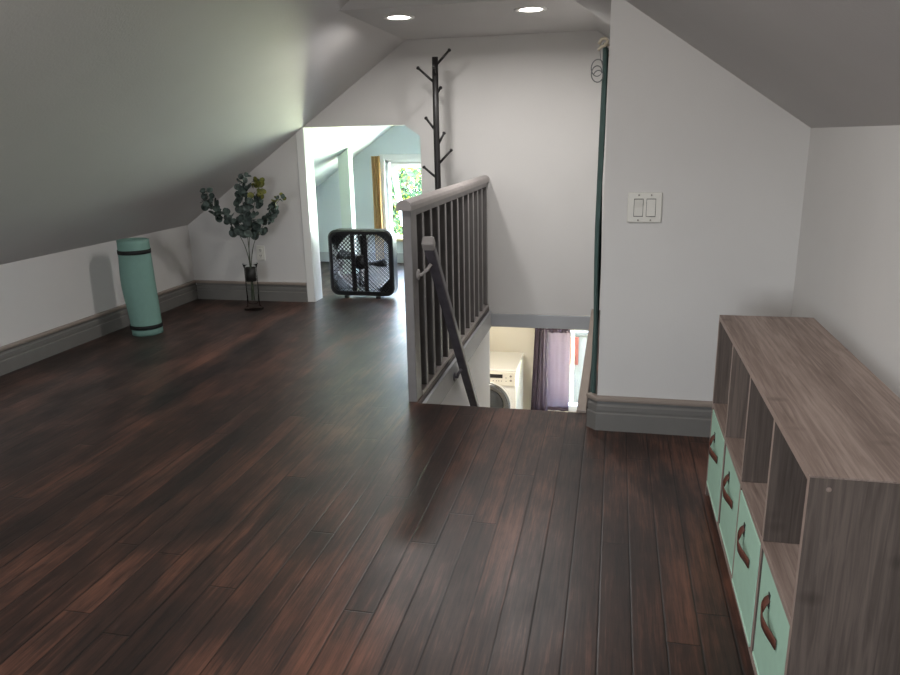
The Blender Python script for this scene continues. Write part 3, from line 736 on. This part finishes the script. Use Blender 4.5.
# mixed grain: the two end panels and dividers upright, boards lengthways
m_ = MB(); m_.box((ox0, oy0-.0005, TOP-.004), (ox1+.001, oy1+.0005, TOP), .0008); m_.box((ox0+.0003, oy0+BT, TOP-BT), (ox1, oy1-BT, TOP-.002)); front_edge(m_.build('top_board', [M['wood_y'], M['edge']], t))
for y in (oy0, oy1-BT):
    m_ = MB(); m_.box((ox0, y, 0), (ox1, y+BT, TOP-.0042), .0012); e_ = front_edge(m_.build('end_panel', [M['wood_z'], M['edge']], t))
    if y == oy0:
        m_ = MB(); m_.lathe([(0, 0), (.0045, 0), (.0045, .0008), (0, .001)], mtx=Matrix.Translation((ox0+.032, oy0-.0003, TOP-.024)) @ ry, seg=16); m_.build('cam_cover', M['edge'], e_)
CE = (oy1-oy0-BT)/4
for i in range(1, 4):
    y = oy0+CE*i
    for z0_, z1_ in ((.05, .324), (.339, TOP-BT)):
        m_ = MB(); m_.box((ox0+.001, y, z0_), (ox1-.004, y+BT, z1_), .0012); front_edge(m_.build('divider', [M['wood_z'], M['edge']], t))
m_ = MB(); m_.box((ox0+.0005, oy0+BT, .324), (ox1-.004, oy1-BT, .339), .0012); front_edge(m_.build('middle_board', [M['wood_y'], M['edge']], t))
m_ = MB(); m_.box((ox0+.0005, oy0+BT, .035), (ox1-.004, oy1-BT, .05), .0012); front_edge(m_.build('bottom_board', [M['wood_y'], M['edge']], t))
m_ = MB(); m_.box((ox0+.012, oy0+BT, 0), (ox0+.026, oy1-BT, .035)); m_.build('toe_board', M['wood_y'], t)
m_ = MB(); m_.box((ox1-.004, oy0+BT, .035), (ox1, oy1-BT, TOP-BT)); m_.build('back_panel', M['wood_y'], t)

def make_bin(loc, label):
    x, y, z = loc
    r = thing('storage_bin', loc, label, 'storage bin', 'mint fabric bins in the cube shelf')
    W2, H_, D_ = .135, .268, .262
    # open-topped fabric box: front on the -x side
    b_ = MB()
    th = .004
    b_.box((x, y-W2, z), (x+th, y+W2, z+H_), .0015); b_.box((x+D_-th, y-W2, z), (x+D_, y+W2, z+H_), .0015)
    b_.box((x+th, y-W2, z), (x+D_-th, y-W2+th, z+H_), .0015); b_.box((x+th, y+W2-th, z), (x+D_-th, y+W2, z+H_), .0015)
    b_.box((x+th, y-W2+th, z), (x+D_-th, y+W2-th, z+th))
    b_.build('fabric_body', M['mint'], r)
    b_ = MB(); b_.box((x-.0015, y-W2, z), (x-.0002, y+W2, z+.008)); b_.build('bottom_piping', M['mint_rim'], r)
    # leather pull: a strap looped through two slots
    b_ = MB()
    zc = z+.178
    # strap hangs from the slot on the far side, then runs across to its riveted end
    path = [((-.001, .040, .034), (0, .009, .002)), ((-.008, .041, .024), (0, .010, .004)), ((-.013, .040, .010), (0, .007, .009)), ((-.016, .030, .002), (0, .003, .011)), ((-.017, .010, -.003), (0, .001, .0115)), ((-.014, -.015, -.004), (0, 0, .0115)), ((-.008, -.036, -.006), (0, 0, .0115)), ((-.003, -.055, -.009), (0, 0, .011))]
    def fn(u, v):
        q_ = u*(len(path)-1); i_ = min(int(q_), len(path)-2); w_ = q_-i_
        c_ = Vector(path[i_][0]).lerp(Vector(path[i_+1][0]), w_); d_ = Vector(path[i_][1]).lerp(Vector(path[i_+1][1]), w_)
        return Vector((x, y, zc)) + c_ + d_*(2*v-1)
    b_.grid(fn, 28, 2); p_ = b_.build('pull_strap', M['leather'], r, .0026)
    b_ = MB(); b_.box((x-.0022, y+.033, zc+.012), (x-.0003, y+.047, zc+.046), .0008); b_.build('slot_patch', M['slot'], r)
    b_ = MB(); b_.lathe([(0, 0), (.004, 0), (.004, .001), (0, .002)], mtx=Matrix.Translation((x-.0035, y-.050, zc-.008)) @ Matrix.Rotation(-PI/2, 4, 'Y'), seg=12); b_.build('rivet', M['slot'], r)
    return r
def copy_tree(o, par=None):
    c_ = o.copy(); COL.objects.link(c_)
    if par is not None: c_.parent = par
    for ch in o.children: copy_tree(ch, c_)
    return c_
ys = [oy0+BT+(CE-BT)/2+CE*i for i in range(4)]
bz = .0505
b0 = make_bin((ox0+.004, ys[0], bz), 'nearest mint fabric bin, under the near end of the cube shelf')
for i, (dx, lb) in enumerate(((-.004, 'second nearest mint fabric bin in the cube shelf, sticking out slightly'), (.000, 'third nearest mint fabric bin in the cube shelf'), (-.004, 'farthest mint fabric bin in the cube shelf, by the grey baseboard'))):
    c_ = copy_tree(b0); c_.location = (ox0+.004+dx, ys[i+1], bz); c_['label'] = lb

# ------------------------------------------------------------------ dark green curtain at the wall end
g = MB()
def fn(u, v):
    y = 2.995+.24*u
    return (-.0585+.0085*math.sin(u*4*2*PI+.5*math.sin(5*v)) + .004*math.sin(9*v+u*3)-.003*v, y, 1.53-1.50*v)
g.grid(fn, 48, 24)
t = thing('curtain', (-.0585, 3.1, 0), 'narrow dark green curtain hanging beside the switch wall', 'curtain')
g.build('cloth', M['green'], t, .003)
m_ = MB(); m_.tube([(-.0585, 2.97, 1.535), (-.0585, 3.4, 1.535)], .004, 8); m_.tube([(-.0585, 3.4, 1.535), (-.041, 3.4, 1.535)], .004, 8); 
m_.tube([(-.0585, 3.02, 1.535), (-.041, 3.02, 1.535)], .004, 8)
tag(m_.build('curtain_rod', M['beige']), 'short thin rod at the top of the dark green curtain', 'curtain rod')
t = thing('wire_coil', (-.075, 2.99, 1.56), 'loosely coiled thin wire hanging from the rod above the dark green curtain', 'wire')
m_ = MB(); pts = []
for i in range(70):
    a = i/69*2*PI*2.4; r = .022+.004*math.sin(a*.7)
    pts.append((-.083+r*math.cos(a)*.9, 2.985+.012*math.sin(a*.5), 1.46-.0006*i+r*1.1*math.sin(a)))
m_.tube(pts, .002, 6); m_.build('coil', M['wire'], t)
m_ = MB(); m_.tube([(-.062, 2.985, 1.54), (-.075, 2.985, 1.515), (-.072, 2.985, 1.485), pts[0]], .0013, 6); m_.build('lead', M['wire'], t)
m_ = MB(); m_.tube([(-.080, 2.985, 1.537), (-.070, 2.978, 1.553), (-.055, 2.985, 1.556), (-.048, 2.985, 1.545), (-.056, 2.98, 1.53), (-.07, 2.985, 1.527), (-.082, 2.982, 1.515)], .006, 8); m_.build('knotted_cord', M['beige'], t)

# ------------------------------------------------------------------ outdoors
GZ = -2.75
b = MB(); b.box((-1.3, LY+.13, GZ-.2), (.7, 10.8, GZ)); tag(b.build('patio', M['patio']), 'sunlit pale concrete yard outside the downstairs window', 'ground', None, 'structure')
t = thing('garden_wall', (-.3, 10.6, GZ), 'pale garden wall with a red brick pier beyond the downstairs window', 'garden wall')
b = MB(); b.box((-1.1, 10.5, GZ), (.6, 10.65, -1.62)); b.build('wall', M['siding'], t)
b = MB(); b.box((-1.11, 10.47, -1.619), (.61, 10.68, -1.56), .01); b.build('coping', M['patio'], t)
b = MB(); b.box((-.555, 10.45, -2.06), (-.435, 10.5, -1.64), .005); b.build('brick_pier', M['brick'], t)
# tree outside the attic window
t = thing('tree', (-3.35, 10.2, GZ), 'leafy green tree filling the far room window', 'tree')
b = MB(); b.tube([(-3.35, 10.2, GZ), (-3.4, 10.2, -1.5), (-3.3, 10.25, 0), (-3.35, 10.2, 1.0)], [.16, .13, .10, .04], 12)
for ex, ey, ez, bz_ in ((-4.2, 10.0, .9, -.8), (-2.7, 9.9, .8, -.5), (-3.1, 10.9, 1.2, -.2), (-3.8, 9.5, .4, -1.0), (-2.75, 10.4, -.2, -1.1)):
    b.tube([(-3.35, 10.2, bz_), ((-3.35+ex)/2, (10.2+ey)/2, (bz_+ez)/2+.15), (ex, ey, ez)], [.05, .035, .012], 8)
b.build('trunk', M['bark'], t)
lf = MB(); rnd = random.Random(3)
for i in range(11000):
    while True:
        p = Vector((rnd.uniform(-1, 1), rnd.uniform(-1, 1), rnd.uniform(-1, 1)))
        if .1 < p.length < 1: break
    c_ = Vector((-3.35+p.x*1.25, 10.2+p.y*.95, .25+p.z*1.45))
    r = rnd.uniform(.024, .045)
    nrm = Vector((rnd.uniform(-1, 1), rnd.uniform(-1, .4), rnd.uniform(-.2, 1))).normalized()
    x = nrm.orthogonal().normalized(); x.rotate(Matrix.Rotation(rnd.uniform(0, 6.28), 3, nrm)); y = nrm.cross(x)
    lf.mi = 1 if rnd.random() < .18 else 0
    vs = [lf.bm.verts.new(c_+q) for q in (x*r*1.5, y*r*.6+x*r*.3, -x*r*.9+y*r*.45, -x*r*1.3, -x*r*.9-y*r*.45, -y*r*.6+x*r*.3)]
    f_ = lf.bm.faces.new(vs); f_.material_index = lf.mi
lf.build('foliage', [M['leaf'], M['leafy']], t)

# ------------------------------------------------------------------ daylight
W = bpy.data.worlds.new('sky'); S.world = W; W.use_nodes = True
nt = W.node_tree; nt.nodes.clear(); N = nt.nodes.new; L = nt.links.new
tc = N('ShaderNodeTexCoord'); sp = N('ShaderNodeSeparateXYZ'); L(tc.outputs['Generated'], sp.inputs[0])
mr = N('ShaderNodeMapRange'); mr.inputs['From Min'].default_value = -1; mr.inputs['From Max'].default_value = 1; L(sp.outputs['Z'], mr.inputs[0])
def ramp(stops):
    rp = N('ShaderNodeValToRGB'); e = rp.color_ramp.elements
    e[0].position, e[0].color = stops[0]; e[1].position, e[1].color = stops[-1]
    for p_, c_ in stops[1:-1]:
        q = e.new(p_); q.color = c_
    L(mr.outputs[0], rp.inputs[0]); return rp
# garden side: lawn as a glow band shaped to light the left slope, below a bright hazy sky; street side: pale ground, softer sky
gar = ramp([(0, (.03, .035, .02, 1)), (.23, (.035, .04, .025, 1)), (.25, (3.1, 3.1, 2.05, 1)), (.295, (2.5, 2.55, 1.7, 1)), (.345, (1.0, 1.05, .72, 1)), (.385, (.20, .24, .18, 1)), (.49, (.14, .17, .15, 1)), (.53, (.26, .29, .32, 1)), (.66, (.16, .19, .24, 1)), (.75, (.05, .07, .11, 1)), (1, (.04, .06, .10, 1))])
stt = ramp([(0, (.22, .21, .20, 1)), (.47, (.34, .33, .32, 1)), (.53, (.80, .84, .88, 1)), (1, (.62, .74, .95, 1))])
sd = N('ShaderNodeMapRange'); sd.interpolation_type = 'SMOOTHSTEP'; sd.inputs['From Min'].default_value = -.02; sd.inputs['From Max'].default_value = .4; L(sp.outputs['Y'], sd.inputs[0])
def scaled(rp, k):
    v = N('ShaderNodeVectorMath'); v.operation = 'SCALE'; v.inputs['Scale'].default_value = k; L(rp.outputs[0], v.inputs[0]); return v.outputs[0]
mxw = N('ShaderNodeMixRGB'); L(sd.outputs[0], mxw.inputs[0]); L(scaled(stt, 15.0), mxw.inputs[1]); L(scaled(gar, 170.0), mxw.inputs[2])
bg = N('ShaderNodeBackground'); L(mxw.outputs[0], bg.inputs[0])
o = N('ShaderNodeOutputWorld'); L(bg.outputs[0], o.inputs[0])

def portal(loc, rot, sx_, sy_):
    l = bpy.data.lights.new('sky_portal', 'AREA'); l.shape = 'RECTANGLE'; l.size = sx_; l.size_y = sy_; l.cycles.is_portal = True
    p = bpy.data.objects.new('sky_portal', l); p.location = loc; p.rotation_euler = rot; COL.objects.link(p)
portal(((G0+G1)/2, YW+.12, (GZ0+GZ1)/2), (-PI/2, 0, 0), G1-G0, GZ1-GZ0)
portal(((LG0+LG1)/2, LY+.12, (LGZ0+LGZ1)/2), (-PI/2, 0, 0), LG1-LG0, LGZ1-LGZ0)
portal(((WX0+WX1)/2, YB-.12, (WZ0+WZ1)/2), (PI/2, 0, 0), WX1-WX0, WZ1-WZ0)

l = bpy.data.lights.new('sun', 'SUN'); l.energy = 9; l.angle = math.radians(.6); l.color = (1, .95, .86)
so = bpy.data.objects.new('sun', l); COL.objects.link(so)
so.rotation_euler = Vector((-.62, -.20, -.76)).to_track_quat('-Z', 'Y').to_euler()
# ceiling lamp of the main room, on the ridge above the viewer
t = thing('ceiling_lamp', (-.86, 1.45, 2.27), 'round frosted ceiling lamp on the ridge of the attic room', 'ceiling light')
m_ = MB(); m_.lathe([(0, 2.27), (.09, 2.27), (.09, 2.19), (.15, 2.18), (.15, 2.165), (0, 2.165)], (-.86, 1.45, 0), 32); m_.build('lamp_base', M['white_trim'], t)
m_ = MB(); m_.lathe([(0, 2.164), (.14, 2.164), (.13, 2.13), (.09, 2.105), (0, 2.095)], (-.86, 1.45, 0), 32); m_.build('diffuser', emis('frosted_lamp', (1, .95, .9, 1), 3), t)
l = bpy.data.lights.new('room_lamp', 'AREA'); l.shape = 'DISK'; l.size = .28; l.energy = 18; l.color = (1, .965, .945)
lo = bpy.data.objects.new('room_lamp', l); lo.location = (-.86, 1.45, 2.085); COL.objects.link(lo)
# laundry ceiling lamp
t = thing('ceiling_lamp', (-1.3, 6.9, -.145), 'round ceiling lamp in the laundry room below', 'ceiling light')
m_ = MB(); m_.lathe([(0, -.145), (.13, -.145), (.13, -.16), (0, -.16)], (-1.3, 6.9, 0), 28); m_.build('base', M['white_trim'], t)
l = bpy.data.lights.new('laundry_lamp', 'AREA'); l.shape = 'DISK'; l.size = .24; l.energy = 28; l.color = (1, .93, .82)
lo = bpy.data.objects.new('laundry_lamp', l); lo.location = (-1.3, 6.9, -.165); COL.objects.link(lo)

# ------------------------------------------------------------------ camera and view
cam = bpy.data.cameras.new('camera'); cam.sensor_width = 36; cam.lens = 732.09*36/900; cam.clip_start = .02
co = bpy.data.objects.new('camera', cam); COL.objects.link(co); S.camera = co
R3 = ((0.9764286187737834, 0.21492744855431076, -0.019832909455142506), (0.03793472772116753, -0.26134125854437645, -0.9645007532475868), (-0.21248084354181826, 0.9410137822797153, -0.2633342983498007))
r_, d_, f_ = (Vector(v) for v in R3)
mw = Matrix((r_, -d_, -f_)).transposed().to_4x4(); mw.translation = (0, 0, 1.21); co.matrix_world = mw

S.view_settings.view_transform = 'Standard'; S.view_settings.look = 'None'
S.view_settings.exposure = 0.42; S.view_settings.gamma = 1.0; S.view_settings.use_curve_mapping = False
S.cycles.max_bounces = 10; S.cycles.diffuse_bounces = 6; S.cycles.transparent_max_bounces = 16
S.cycles.sample_clamp_indirect = 8
